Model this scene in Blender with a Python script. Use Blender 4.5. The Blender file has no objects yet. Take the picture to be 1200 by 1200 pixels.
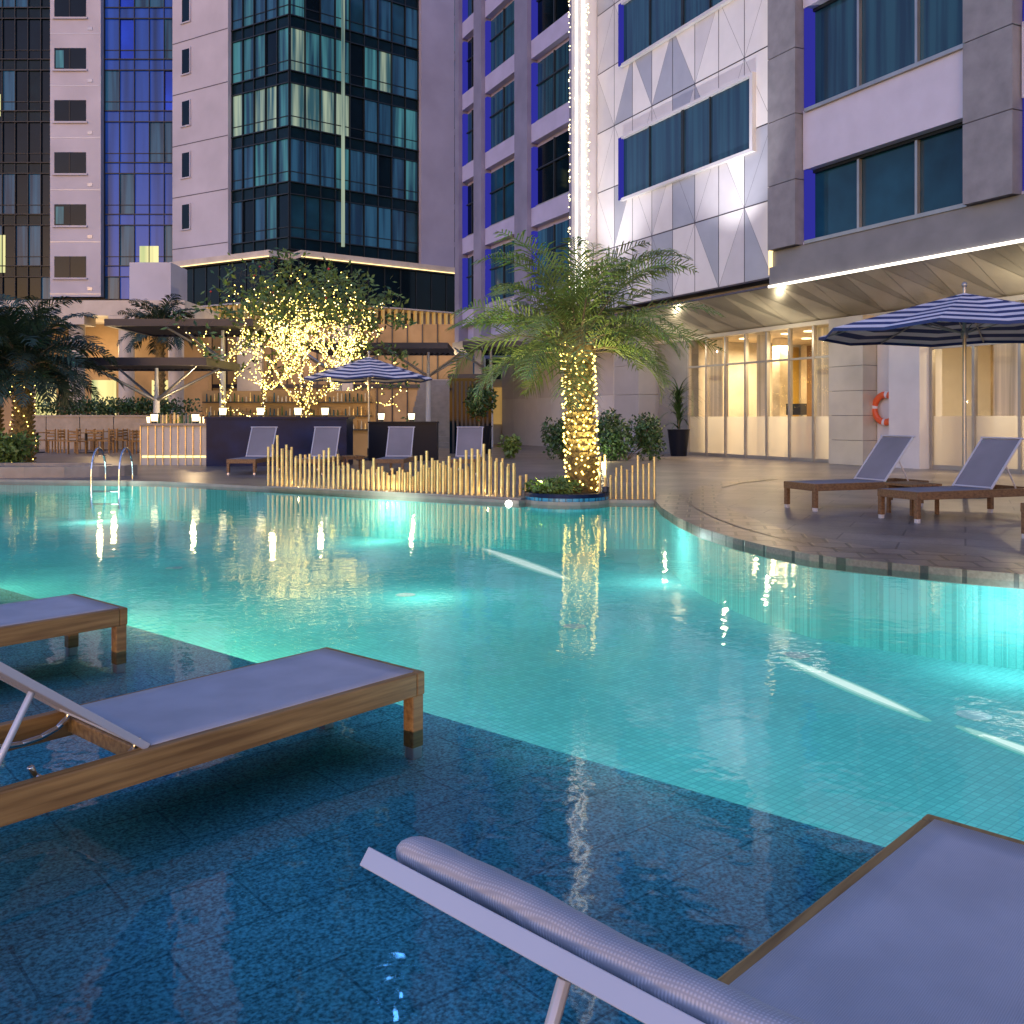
import bpy, bmesh, math, random
from mathutils import Vector, Matrix
from mathutils.geometry import tessellate_polygon
random.seed(7)
sc=bpy.context.scene
R=random.uniform
# ------------------------------------------------------------ materials
def nt(name):
    m=bpy.data.materials.new(name); m.use_nodes=True
    n=m.node_tree; n.nodes.clear()
    o=n.nodes.new('ShaderNodeOutputMaterial')
    return m,n,o
def N(n,t,**k):
    x=n.nodes.new(t)
    for a,b in k.items(): setattr(x,a,b)
    return x
def coords(n,rot=0,scale=(1,1,1)):
    tc=N(n,'ShaderNodeTexCoord'); mp=N(n,'ShaderNodeMapping')
    n.links.new(tc.outputs['Object'],mp.inputs[0])
    mp.inputs['Rotation'].default_value=(0,0,rot); 
    if scale==(1,1,1): return mp.outputs[0]
    m2=N(n,'ShaderNodeMapping'); n.links.new(mp.outputs[0],m2.inputs[0]); m2.inputs['Scale'].default_value=scale
    return m2.outputs[0]
def c4(c): return (c[0],c[1],c[2],1)
def ramp_mix(n,fac,c1,c2,lo=.35,hi=.65):
    r=N(n,'ShaderNodeValToRGB')
    r.color_ramp.elements[0].position=lo; r.color_ramp.elements[1].position=hi
    r.color_ramp.elements[0].color=c4(c1); r.color_ramp.elements[1].color=c4(c2)
    n.links.new(fac,r.inputs[0]); return r.outputs[0]
def mat(name,col,rough=.5,metal=0,var=.15,nscale=1.5,bump=0,bscale=40,emis=None,estr=0,scale=(1,1,1),spec=.5,coat=0):
    m,n,o=nt(name)
    p=N(n,'ShaderNodeBsdfPrincipled'); n.links.new(p.outputs[0],o.inputs[0])
    co=coords(n,scale=scale)
    nz=N(n,'ShaderNodeTexNoise'); nz.inputs['Scale'].default_value=nscale; nz.inputs['Detail'].default_value=4
    n.links.new(co,nz.inputs['Vector'])
    a=[max(0,c*(1-var)) for c in col]; b=[min(1,c*(1+var)) for c in col]
    cc=ramp_mix(n,nz.outputs['Fac'],a,b,.3,.7)
    n.links.new(cc,p.inputs['Base Color'])
    p.inputs['Roughness'].default_value=rough; p.inputs['Metallic'].default_value=metal
    p.inputs['Specular IOR Level'].default_value=spec
    if bump:
        nb=N(n,'ShaderNodeTexNoise'); nb.inputs['Scale'].default_value=bscale
        n.links.new(co,nb.inputs['Vector'])
        bp=N(n,'ShaderNodeBump'); bp.inputs['Strength'].default_value=bump; bp.inputs['Distance'].default_value=.02
        n.links.new(nb.outputs['Fac'],bp.inputs['Height']); n.links.new(bp.outputs[0],p.inputs['Normal'])
    if emis:
        p.inputs['Emission Color'].default_value=c4(emis); p.inputs['Emission Strength'].default_value=estr
        m.cycles.emission_sampling='NONE'
    return m
def emit(name,col,s):
    m,n,o=nt(name); e=N(n,'ShaderNodeEmission'); e.inputs[0].default_value=c4(col); e.inputs[1].default_value=s
    n.links.new(e.outputs[0],o.inputs[0])
    m.cycles.emission_sampling='NONE'
    return m
def tile(name,c1,c2,mortar,rot,bw,bh,ms=.01,rough=.4,offset=.5,speck=0,speckscale=60,bump=.3,emis=0,var=0,spec=.5):
    m,n,o=nt(name)
    p=N(n,'ShaderNodeBsdfPrincipled'); n.links.new(p.outputs[0],o.inputs[0])
    co=coords(n,rot=rot)
    b=N(n,'ShaderNodeTexBrick'); b.offset=offset
    n.links.new(co,b.inputs['Vector'])
    b.inputs['Color1'].default_value=c4(c1); b.inputs['Color2'].default_value=c4(c2); b.inputs['Mortar'].default_value=c4(mortar)
    b.inputs['Scale'].default_value=1; b.inputs['Brick Width'].default_value=bw; b.inputs['Row Height'].default_value=bh
    b.inputs['Mortar Size'].default_value=ms; b.inputs['Mortar Smooth'].default_value=.3
    col=b.outputs['Color']
    nz=N(n,'ShaderNodeTexNoise'); nz.inputs['Scale'].default_value=speckscale; nz.inputs['Detail'].default_value=3
    n.links.new(co,nz.inputs['Vector'])
    n2=N(n,'ShaderNodeTexNoise'); n2.inputs['Scale'].default_value=.9; n2.inputs['Detail'].default_value=4
    n.links.new(co,n2.inputs['Vector'])
    for (src,amt) in ((nz,speck),(n2,var)):
        if amt:
            k=ramp_mix(n,src.outputs['Fac'],(1-amt,)*3,(1+amt,)*3,.35,.65)
            mx=N(n,'ShaderNodeMix',data_type='RGBA',blend_type='MULTIPLY'); mx.inputs[0].default_value=1
            n.links.new(col,mx.inputs[6]); n.links.new(k,mx.inputs[7]); col=mx.outputs[2]
    n.links.new(col,p.inputs['Base Color']); p.inputs['Roughness'].default_value=rough
    p.inputs['Specular IOR Level'].default_value=spec
    if bump:
        bp=N(n,'ShaderNodeBump'); bp.inputs['Strength'].default_value=bump; bp.inputs['Distance'].default_value=.01
        iv=N(n,'ShaderNodeMath',operation='SUBTRACT'); iv.inputs[0].default_value=1
        n.links.new(b.outputs['Fac'],iv.inputs[1]); n.links.new(iv.outputs[0],bp.inputs['Height']); n.links.new(bp.outputs[0],p.inputs['Normal'])
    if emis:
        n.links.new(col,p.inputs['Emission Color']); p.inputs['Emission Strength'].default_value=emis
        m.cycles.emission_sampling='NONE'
    return m
def thin_glass(name,tint,ior=1.5,rough=.02,milk=0,milkcol=(.8,.8,.75)):
    m,n,o=nt(name)
    f=N(n,'ShaderNodeFresnel'); f.inputs[0].default_value=ior
    t=N(n,'ShaderNodeBsdfTransparent'); t.inputs[0].default_value=c4(tint)
    g=N(n,'ShaderNodeBsdfGlossy'); g.inputs['Roughness'].default_value=rough
    base=t.outputs[0]
    if milk:
        d=N(n,'ShaderNodeBsdfTranslucent'); d.inputs[0].default_value=c4(milkcol)
        d2=N(n,'ShaderNodeBsdfDiffuse'); d2.inputs[0].default_value=c4(milkcol)
        ms=N(n,'ShaderNodeMixShader'); ms.inputs[0].default_value=.4
        n.links.new(d.outputs[0],ms.inputs[1]); n.links.new(d2.outputs[0],ms.inputs[2])
        m2=N(n,'ShaderNodeMixShader'); m2.inputs[0].default_value=milk
        n.links.new(t.outputs[0],m2.inputs[1]); n.links.new(ms.outputs[0],m2.inputs[2]); base=m2.outputs[0]
    mx=N(n,'ShaderNodeMixShader'); n.links.new(f.outputs[0],mx.inputs[0]); n.links.new(base,mx.inputs[1]); n.links.new(g.outputs[0],mx.inputs[2])
    n.links.new(mx.outputs[0],o.inputs[0]); return m
def water_mat():
    m,n,o=nt('pool_water')
    co=coords(n)
    n1=N(n,'ShaderNodeTexNoise'); n1.inputs['Scale'].default_value=2.6; n1.inputs['Detail'].default_value=1
    n2=N(n,'ShaderNodeTexNoise'); n2.inputs['Scale'].default_value=13; n2.inputs['Detail'].default_value=1
    n.links.new(co,n1.inputs['Vector']); n.links.new(co,n2.inputs['Vector'])
    b1=N(n,'ShaderNodeBump'); b1.inputs['Strength'].default_value=.05; b1.inputs['Distance'].default_value=.05
    b2=N(n,'ShaderNodeBump'); b2.inputs['Strength'].default_value=.055; b2.inputs['Distance'].default_value=.02
    n.links.new(n1.outputs['Fac'],b1.inputs['Height']); n.links.new(n2.outputs['Fac'],b2.inputs['Height']); n.links.new(b1.outputs[0],b2.inputs['Normal'])
    f=N(n,'ShaderNodeFresnel'); f.inputs[0].default_value=1.33; n.links.new(b2.outputs[0],f.inputs['Normal'])
    t=N(n,'ShaderNodeBsdfTransparent'); t.inputs[0].default_value=(.82,.98,.98,1)
    g=N(n,'ShaderNodeBsdfGlossy'); g.inputs['Roughness'].default_value=.035; n.links.new(b2.outputs[0],g.inputs['Normal'])
    mx=N(n,'ShaderNodeMixShader'); n.links.new(f.outputs[0],mx.inputs[0]); n.links.new(t.outputs[0],mx.inputs[1]); n.links.new(g.outputs[0],mx.inputs[2])
    n.links.new(mx.outputs[0],o.inputs[0]); return m
def curtain_mat(name,c1,c2,s,scale=3.0,spec=.2):
    m,n,o=nt(name); p=N(n,'ShaderNodeBsdfPrincipled'); n.links.new(p.outputs[0],o.inputs[0])
    co=coords(n,scale=(1,1,.04))
    nz=N(n,'ShaderNodeTexNoise'); nz.inputs['Scale'].default_value=scale; nz.inputs['Detail'].default_value=3; n.links.new(co,nz.inputs['Vector'])
    c=ramp_mix(n,nz.outputs['Fac'],c1,c2,.38,.62)
    p.inputs['Base Color'].default_value=(.012,.025,.045,1); p.inputs['Roughness'].default_value=.06; p.inputs['Specular IOR Level'].default_value=spec
    n.links.new(c,p.inputs['Emission Color']); p.inputs['Emission Strength'].default_value=s
    m.cycles.emission_sampling='NONE'
    return m
LA=-math.atan2(.76,.65)
def wood_mat(name,c1,c2,rot=LA):
    m,n,o=nt(name); p=N(n,'ShaderNodeBsdfPrincipled'); n.links.new(p.outputs[0],o.inputs[0])
    co=coords(n,rot=rot,scale=(1.6,30,30))
    nz=N(n,'ShaderNodeTexNoise'); nz.inputs['Scale'].default_value=1.6; nz.inputs['Detail'].default_value=8; n.links.new(co,nz.inputs['Vector'])
    c=ramp_mix(n,nz.outputs['Fac'],c1,c2,.3,.7); n.links.new(c,p.inputs['Base Color']); p.inputs['Roughness'].default_value=.5
    b=N(n,'ShaderNodeBump'); b.inputs['Strength'].default_value=.25; b.inputs['Distance'].default_value=.004
    n.links.new(nz.outputs['Fac'],b.inputs['Height']); n.links.new(b.outputs[0],p.inputs['Normal'])
    return m
def fabric_mat(name,col):
    m,n,o=nt(name); p=N(n,'ShaderNodeBsdfPrincipled'); n.links.new(p.outputs[0],o.inputs[0])
    co=coords(n,rot=LA)
    w1=N(n,'ShaderNodeTexWave'); w1.bands_direction='Y'; w1.inputs['Scale'].default_value=75; n.links.new(co,w1.inputs['Vector'])
    ch=N(n,'ShaderNodeTexWave'); ch.bands_direction='X'; ch.inputs['Scale'].default_value=75; n.links.new(co,ch.inputs['Vector'])
    mu=N(n,'ShaderNodeMath',operation='MULTIPLY'); n.links.new(w1.outputs['Fac'],mu.inputs[0]); n.links.new(ch.outputs['Fac'],mu.inputs[1])
    base=ramp_mix(n,mu.outputs[0],[c*.78 for c in col],[c*1.15 for c in col],.0,.8)
    nz=N(n,'ShaderNodeTexNoise'); nz.inputs['Scale'].default_value=5; nz.inputs['Detail'].default_value=6; n.links.new(co,nz.inputs['Vector'])
    k=ramp_mix(n,nz.outputs['Fac'],(.90,)*3,(1.04,)*3)
    mx=N(n,'ShaderNodeMix',data_type='RGBA',blend_type='MULTIPLY'); mx.inputs[0].default_value=1
    n.links.new(base,mx.inputs[6]); n.links.new(k,mx.inputs[7]); n.links.new(mx.outputs[2],p.inputs['Base Color'])
    p.inputs['Roughness'].default_value=.75
    b=N(n,'ShaderNodeBump'); b.inputs['Strength'].default_value=.25; b.inputs['Distance'].default_value=.002
    n.links.new(mu.outputs[0],b.inputs['Height']); n.links.new(b.outputs[0],p.inputs['Normal'])
    return m

GR=math.atan2(.652,-.758)
M={}
M['white']=mat('white_cladding',(.60,.60,.60),.45,var=.06)
M['whitet']=mat('tower_white_render',(.46,.45,.50),.6,var=.10,nscale=.5)
M['lavt']=mat('tower_lavender_render',(.33,.32,.42),.6,var=.10,nscale=.5)
M['whitewarm']=mat('warm_white_wall',(.52,.47,.40),.5,var=.12)
M['panel1']=mat('panel_light',(.70,.70,.70),.35,var=.05)
M['panel2']=mat('panel_mid',(.57,.57,.59),.3,var=.05)
M['panel3']=mat('panel_grey',(.40,.41,.45),.28,metal=.2,var=.06)
M['joint']=mat('joint_dark',(.08,.08,.11),.6)
M['pil']=mat('pilaster_stone',(.23,.225,.235),.45,var=.15,nscale=3,bump=.1)
M['pilw']=mat('wing_pilaster',(.20,.20,.30),.45,var=.15,nscale=1)
M['fascia']=mat('fascia_stone',(.20,.20,.20),.4,var=.12)
M['lav']=mat('lavender_panel',(.56,.54,.64),.4,var=.06)
M['lavw']=mat('wing_band',(.40,.39,.58),.4,var=.08)
M['glassd']=mat('window_glass_dark',(.008,.05,.08),.05,metal=0,var=.5,nscale=.6,spec=.3)
M['glassb']=mat('window_glass_blue',(.006,.03,.24),.05,metal=.4,var=.8,nscale=.25,spec=.3)
M['glassk']=mat('window_glass_black',(.002,.008,.014),.05,metal=0,var=.5,nscale=.4,spec=.15)
M['span']=mat('spandrel_glass',(.003,.014,.022),.2,metal=0,var=.3,spec=.12)
M['frame']=mat('window_frame',(.014,.02,.026),.45,metal=0,spec=.3)
M['framel']=mat('aluminium_frame',(.36,.35,.33),.35,metal=.6)
M['blue']=emit('blue_reveal',(.07,.07,.75),.42)
M['cur1']=curtain_mat('curtain_teal',(.01,.05,.09),(.10,.38,.42),.5)
M['cur2']=curtain_mat('curtain_cream',(.04,.13,.15),(.60,.72,.50),.6)
M['cur3']=curtain_mat('curtain_blue',(.004,.02,.05),(.03,.12,.22),.55)
M['skyb']=curtain_mat('blue_sky_reflection',(.004,.015,.10),(.015,.06,.38),.8,1.0)  # sky reflection in blue glass, put in as a streaky glow
M['curh']=curtain_mat('curtain_hotel',(.003,.015,.03),(.015,.06,.09),.6,5,spec=.35)
M['litroom']=curtain_mat('lit_room',(.9,.8,.35),(.4,.5,.2),1.1,1.2)
M['led']=emit('led_white',(1,.93,.82),3.5)
M['ledw']=emit('led_warm',(1,.72,.3),2.5)
M['ledline']=emit('led_soffit_line',(1,.9,.75),4)
M['pl0']=emit('pool_streak_outer',(.25,.72,.70),.8)  # soft light streaks on the floor, painted as nested glowing shapes
M['pl1']=emit('pool_streak_mid',(.50,.90,.86),.9)
M['pl2']=emit('pool_streak_core',(.82,1,.96),1.15)
M['bulb']=emit('fairy_bulb',(1,.70,.15),8)
M['bulbw']=emit('fairy_bulb_white',(1,.84,.42),6)
M['bluepanel']=emit('unseen_blue_panel',(.1,.4,1),40)  # unseen blue panel, added for its reflection in the water
M['gold']=mat('gold_metal',(.72,.54,.24),.38,metal=.5,var=.2,nscale=8)
M['slat']=mat('gold_slat_glow',(.6,.42,.16),.4,metal=.3,emis=(1,.6,.15),estr=.2)  # light on the slats put in as a faint glow
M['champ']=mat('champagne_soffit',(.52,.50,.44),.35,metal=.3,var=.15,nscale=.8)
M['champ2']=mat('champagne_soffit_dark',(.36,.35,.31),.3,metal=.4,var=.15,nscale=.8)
M['dark']=mat('dark_metal',(.025,.025,.035),.45,metal=.3)
M['steel']=mat('steel',(.6,.62,.66),.18,metal=1,var=.05)
M['alu']=mat('pale_aluminium',(.56,.54,.55),.35,metal=.3,var=.05)
M['navy']=mat('navy_stone',(.008,.016,.055),.4,var=.4,nscale=2,spec=.12)
M['black']=mat('black_stone',(.008,.010,.018),.4,spec=.15)
M['wood']=wood_mat('teak_wood',(.18,.085,.02),(.40,.22,.065))
M['woodd']=wood_mat('dark_teak',(.10,.05,.02),(.22,.12,.05))
M['fab']=fabric_mat('sling_fabric',(.50,.47,.48))
M['fabg']=mat('grey_sling',(.19,.185,.21),.8)
M['strn']=mat('stripe_navy',(.02,.04,.14),.8)
M['strw']=mat('stripe_white',(.68,.66,.70),.8)
M['trunk']=mat('palm_trunk',(.20,.14,.05),.9,var=.5,nscale=12,bump=.8,bscale=25)
M['bark']=mat('bark',(.17,.13,.08),.85,var=.3,nscale=10,bump=.4)
M['leaf']=mat('palm_leaf',(.15,.21,.05),.45,var=.5,nscale=2.5)
M['leafd']=mat('dark_leaf',(.02,.045,.025),.5,var=.5,nscale=2.5)
M['leafy']=mat('bright_leaf',(.11,.18,.035),.5,var=.5,nscale=6)
M['leafb']=mat('bush_leaf',(.035,.085,.025),.5,var=.6,nscale=5)
M['red']=mat('red_flower',(.5,.03,.05),.6)
M['soil']=mat('soil',(.05,.035,.02),.9)
M['orange']=mat('lifebuoy_orange',(.75,.12,.03),.4)
M['marble']=mat('marble',(.58,.50,.38),.25,var=.45,nscale=1.1)
M['yellow']=mat('yellow_wall',(.66,.42,.07),.5,var=.12)
M['drape']=mat('drape',(.62,.54,.40),.9,var=.35,nscale=9,scale=(1,1,.02))
M['ceil']=mat('room_ceiling',(.60,.50,.36),.6)
M['rfloor']=mat('room_floor',(.35,.27,.18),.3)
M['glass']=thin_glass('clear_glass',(.96,.96,.94),1.2)
M['frost']=thin_glass('frosted_glass',(.9,.9,.85),1.2,.3,milk=.7)
M['lamp']=emit('lantern_shade',(1,.78,.42),4)
M['wglow']=mat('lit_ceiling_glow',(.5,.36,.2),.6,emis=(1,.6,.25),estr=.4)  # warm light on the ceiling put into the material as a glow
M['dimglow']=mat('lit_interior_glow',(.22,.145,.08),.6,emis=(1,.5,.15),estr=.09,var=.6,nscale=.5)  # lit interior painted as a faint amber glow
M['deck']=tile('deck_paving',(.23,.19,.155),(.18,.15,.122),(.10,.085,.075),0.45,1.2,.6,.012,.35,speck=.12,speckscale=30,bump=.15,var=.25)
M['border']=tile('border_stone',(.15,.115,.09),(.25,.19,.145),(.05,.045,.04),0.2,.35,.35,.02,.3,speck=.15,speckscale=40,bump=.3,var=.2)
M['shelf']=tile('granite_tile',(.115,.40,.42),(.145,.45,.46),(.07,.25,.27),GR,.62,.31,.005,.6,speck=.55,speckscale=95,bump=.15,var=.2,spec=.15)
M['mosaic']=tile('pool_mosaic_glow',(.15,.61,.58),(.19,.71,.67),(.12,.52,.50),GR,.05,.05,.004,.6,offset=0,bump=0,emis=.27,var=.10,spec=.05)  # glow of the lit water put into the tiles as even emission
M['coping']=mat('pool_coping',(.26,.23,.20),.4,var=.15,nscale=4)
M['bluetile']=tile('blue_tile',(.02,.18,.32),(.03,.26,.42),(.01,.1,.15),0,.1,.1,.01,.25,bump=.2)
M['water']=water_mat()
M['drain']=mat('drain_cover',(.75,.8,.78),.4)
# ------------------------------------------------------------ mesh builder
class MB:
    def __init__(s): s.v=[];s.f=[];s.m=[];s.mats=[];s.sm=[]
    def mi(s,k):
        if k not in s.mats: s.mats.append(k)
        return s.mats.index(k)
    def face(s,pts,k,sm=False):
        i=len(s.v); s.v+= [tuple(p) for p in pts]; s.f.append(tuple(range(i,i+len(pts)))); s.m.append(s.mi(k)); s.sm.append(sm)
    def faces(s,vs,fs,k,sm=False):
        i=len(s.v); s.v+=[tuple(p) for p in vs]; mi=s.mi(k)
        for f in fs: s.f.append(tuple(i+j for j in f)); s.m.append(mi); s.sm.append(sm)
    def box3(s,O,ex,ey,ez,x,y,z,k):
        O=Vector(O);ex=Vector(ex);ey=Vector(ey);ez=Vector(ez)
        vs=[O+ex*a+ey*b+ez*c for c in z for b in y for a in x]
        s.faces(vs,[(0,2,3,1),(4,5,7,6),(0,1,5,4),(2,6,7,3),(0,4,6,2),(1,3,7,5)],k)
    def fb(s,F,a0,a1,n0,n1,z0,z1,k):
        O,a,n=F
        s.box3((O[0],O[1],0),(a[0],a[1],0),(n[0],n[1],0),(0,0,1),(a0,a1),(n0,n1),(z0,z1),k)
    def wb(s,x0,x1,y0,y1,z0,z1,k): s.fb(W,x0,x1,y0,y1,z0,z1,k)
    def cyl(s,p0,p1,r0,r1,k,seg=8,cap=True):
        p0=Vector(p0);p1=Vector(p1); d=(p1-p0).normalized()
        u=d.orthogonal().normalized(); w=d.cross(u)
        vs=[]
        for p,r in ((p0,r0),(p1,r1)):
            for i in range(seg):
                t=2*math.pi*i/seg; vs.append(p+(u*math.cos(t)+w*math.sin(t))*r)
        fs=[(i,(i+1)%seg,seg+(i+1)%seg,seg+i) for i in range(seg)]
        s.faces(vs,fs,k,True)
        if cap: s.faces(vs,[tuple(range(seg))[::-1],tuple(range(seg,2*seg))],k)
    def tube(s,pts,r,k,seg=8):
        for a,b in zip(pts[:-1],pts[1:]): s.cyl(a,b,r,r,k,seg)
        for p in pts[1:-1]: s.ball(p,r,k,1)
    def ball(s,p,r,k,det=0,sc_=(1,1,1)):
        p=Vector(p)
        if det==0:
            vs=[p+Vector(d)*r for d in ((1,0,0),(-1,0,0),(0,1,0),(0,-1,0),(0,0,1),(0,0,-1))]
            s.faces(vs,[(0,2,4),(2,1,4),(1,3,4),(3,0,4),(2,0,5),(1,2,5),(3,1,5),(0,3,5)],k,True)
        else:
            na,nb=8,5; vs=[];fs=[]
            for j in range(nb+1):
                th=math.pi*j/nb
                for i in range(na):
                    ph=2*math.pi*i/na
                    vs.append(p+Vector((math.sin(th)*math.cos(ph)*sc_[0],math.sin(th)*math.sin(ph)*sc_[1],math.cos(th)*sc_[2]))*r)
            for j in range(nb):
                for i in range(na):
                    fs.append((j*na+i,j*na+(i+1)%na,(j+1)*na+(i+1)%na,(j+1)*na+i))
            s.faces(vs,fs,k,True)
    def obj(s,name,parent=None,bevel=0):
        me=bpy.data.meshes.new(name); me.from_pydata(s.v,[],s.f)
        for k in s.mats: me.materials.append(M[k])
        me.polygons.foreach_set('material_index',s.m); me.polygons.foreach_set('use_smooth',s.sm); me.update()
        ob=bpy.data.objects.new(name,me); sc.collection.objects.link(ob)
        if bevel:
            bm=bmesh.new(); bm.from_mesh(me); bmesh.ops.remove_doubles(bm,verts=bm.verts,dist=.0001); bm.to_mesh(me); bm.free()
            b=ob.modifiers.new('b','BEVEL'); b.width=bevel; b.segments=2; b.limit_method='ANGLE'
        if parent: ob.parent=parent
        return ob
W=((0,0),(1,0),(0,1))
def lamp(name,typ,loc,energy,col,size=.1,target=None,spot=None):
    l=bpy.data.lights.new(name,typ); l.energy=energy; l.color=col
    if typ=='AREA': l.size=size
    else: l.shadow_soft_size=size
    if spot: l.spot_size=math.radians(spot); l.spot_blend=.8
    o=bpy.data.objects.new(name,l); sc.collection.objects.link(o); o.location=loc
    if target:
        d=Vector(target)-Vector(loc); o.rotation_euler=d.to_track_quat('-Z','Y').to_euler()
    return o
# ------------------------------------------------------------ pool + ground
right_edge=[(2.18,14.3),(2.08,13.0),(2.07,11.7),(2.14,10.6),(2.3,9.73),(2.48,9.1),(2.72,8.56),(3.0,8.25),(3.28,8.03),(3.65,7.72),(4.06,7.45),(5.2,7.0),(7,6.6),(9,6.3),(14,6.0)]
cx,cy,cr=.85,14.62,.68
isl=[(cx-cr*math.cos(t),cy-cr*math.sin(t)) for t in [math.radians(a) for a in range(20,161,14)]]
outline=[(14,-6),(-18,-6),(-18,19.6),(-10.4,19.1),(-7,18.6),(-4.6,17.2),(.1,14.25)]+isl+[(1.6,14.35)]+right_edge
ZD=.05
def poly_with_hole(outer,holes,z):
    ls=[[Vector((x,y,z)) for x,y in l] for l in [outer]+holes]
    tris=tessellate_polygon(ls); vs=[p for l in ls for p in l]
    return vs,[tuple(t) for t in tris]
def flat(name,outer,holes,z,k):
    vs,fs=poly_with_hole(outer,holes,z)
    fs2=[]
    for f in fs:
        a,b,c=[vs[i] for i in f]
        if (b-a).cross(c-a).z<0: f=f[::-1]
        fs2.append(f)
    b=MB(); b.faces(vs,fs2,k); return b.obj(name)
flat('ground',[(-300,-300),(300,-300),(300,400),(-300,400)],[outline],ZD,'deck')
flat('pool_water',outline,[],0,'water')
b=MB(); n=len(outline)
for i in range(n):
    p,q=outline[i],outline[(i+1)%n]
    b.face([(p[0],p[1],ZD),(q[0],q[1],ZD),(q[0],q[1],-.06),(p[0],p[1],-.06)],'coping')
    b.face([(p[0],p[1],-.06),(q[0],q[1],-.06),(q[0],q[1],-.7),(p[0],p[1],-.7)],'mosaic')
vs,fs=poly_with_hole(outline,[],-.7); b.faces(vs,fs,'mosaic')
for (x,y) in ((.6,9.0),(2.4,7.9),(3.1,6.3),(4.6,9.0),(-1.2,10.6),(-4.5,12.5)):
    vs=[(x+.11*math.cos(t*math.pi/8),y+.11*math.sin(t*math.pi/8),-.694) for t in range(16)]
    b.face(vs,'drain')
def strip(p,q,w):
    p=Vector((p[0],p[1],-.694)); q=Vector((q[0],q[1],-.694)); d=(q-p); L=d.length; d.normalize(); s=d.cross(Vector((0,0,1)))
    for j,(wf,ex,k) in enumerate(((1.4,.12,'pl0'),(1.05,.05,'pl1'),(.7,-.08,'pl2'))):  # painted streak gets wider and dimmer outward
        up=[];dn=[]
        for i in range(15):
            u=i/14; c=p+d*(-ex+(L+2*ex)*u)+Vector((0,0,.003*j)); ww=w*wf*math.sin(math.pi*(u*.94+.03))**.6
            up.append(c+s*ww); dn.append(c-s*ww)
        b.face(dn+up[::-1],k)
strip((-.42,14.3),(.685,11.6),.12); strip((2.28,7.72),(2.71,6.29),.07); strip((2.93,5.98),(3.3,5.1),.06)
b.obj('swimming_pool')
S0=Vector((1.22,3.12)); sd=Vector((-.758,.652))
pA=S0+sd*16; pB=S0-sd*12
b=MB()
b.face([(pB.x,pB.y,-.12),(pA.x,pA.y,-.12),(-17.9,5.9,-.12),(-17.9,-5.9,-.12),(pB.x,-5.9,-.12)],'shelf')
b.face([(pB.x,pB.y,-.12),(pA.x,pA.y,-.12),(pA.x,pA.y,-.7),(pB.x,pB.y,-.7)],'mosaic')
b.obj('sun_shelf')
b=MB()
def offs(pts,d):
    out=[]
    for i,p in enumerate(pts):
        a=Vector(pts[max(0,i-1)]); c=Vector(pts[min(len(pts)-1,i+1)]); t=(c-a).normalized(); nn=Vector((-t.y,t.x))
        out.append(Vector(p)+nn*d)
    return out
be=[(4.8,19.8),(3.7,18.6),(2.95,17.2),(2.5,15.6)]+right_edge
i0=offs(be,-.01); i1=offs(be,.42); i2=offs(be,.46); i3=offs(be,.9)
def bb_(a,c,i,z):
    b.face([(a[i].x,a[i].y,z),(a[i+1].x,a[i+1].y,z),(c[i+1].x,c[i+1].y,z),(c[i].x,c[i].y,z)],'border')
for i in range(3,len(be)-1):
    bb_(i0,i1,i,ZD+.012); b.face([(i0[i].x,i0[i].y,ZD+.012),(i0[i+1].x,i0[i+1].y,ZD+.012),(i0[i+1].x,i0[i+1].y,-.05),(i0[i].x,i0[i].y,-.05)],'border')
for i in range(0,len(be)-1): bb_(i2,i3,i,ZD+.008)
b.obj('pool_border_paving')
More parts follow.
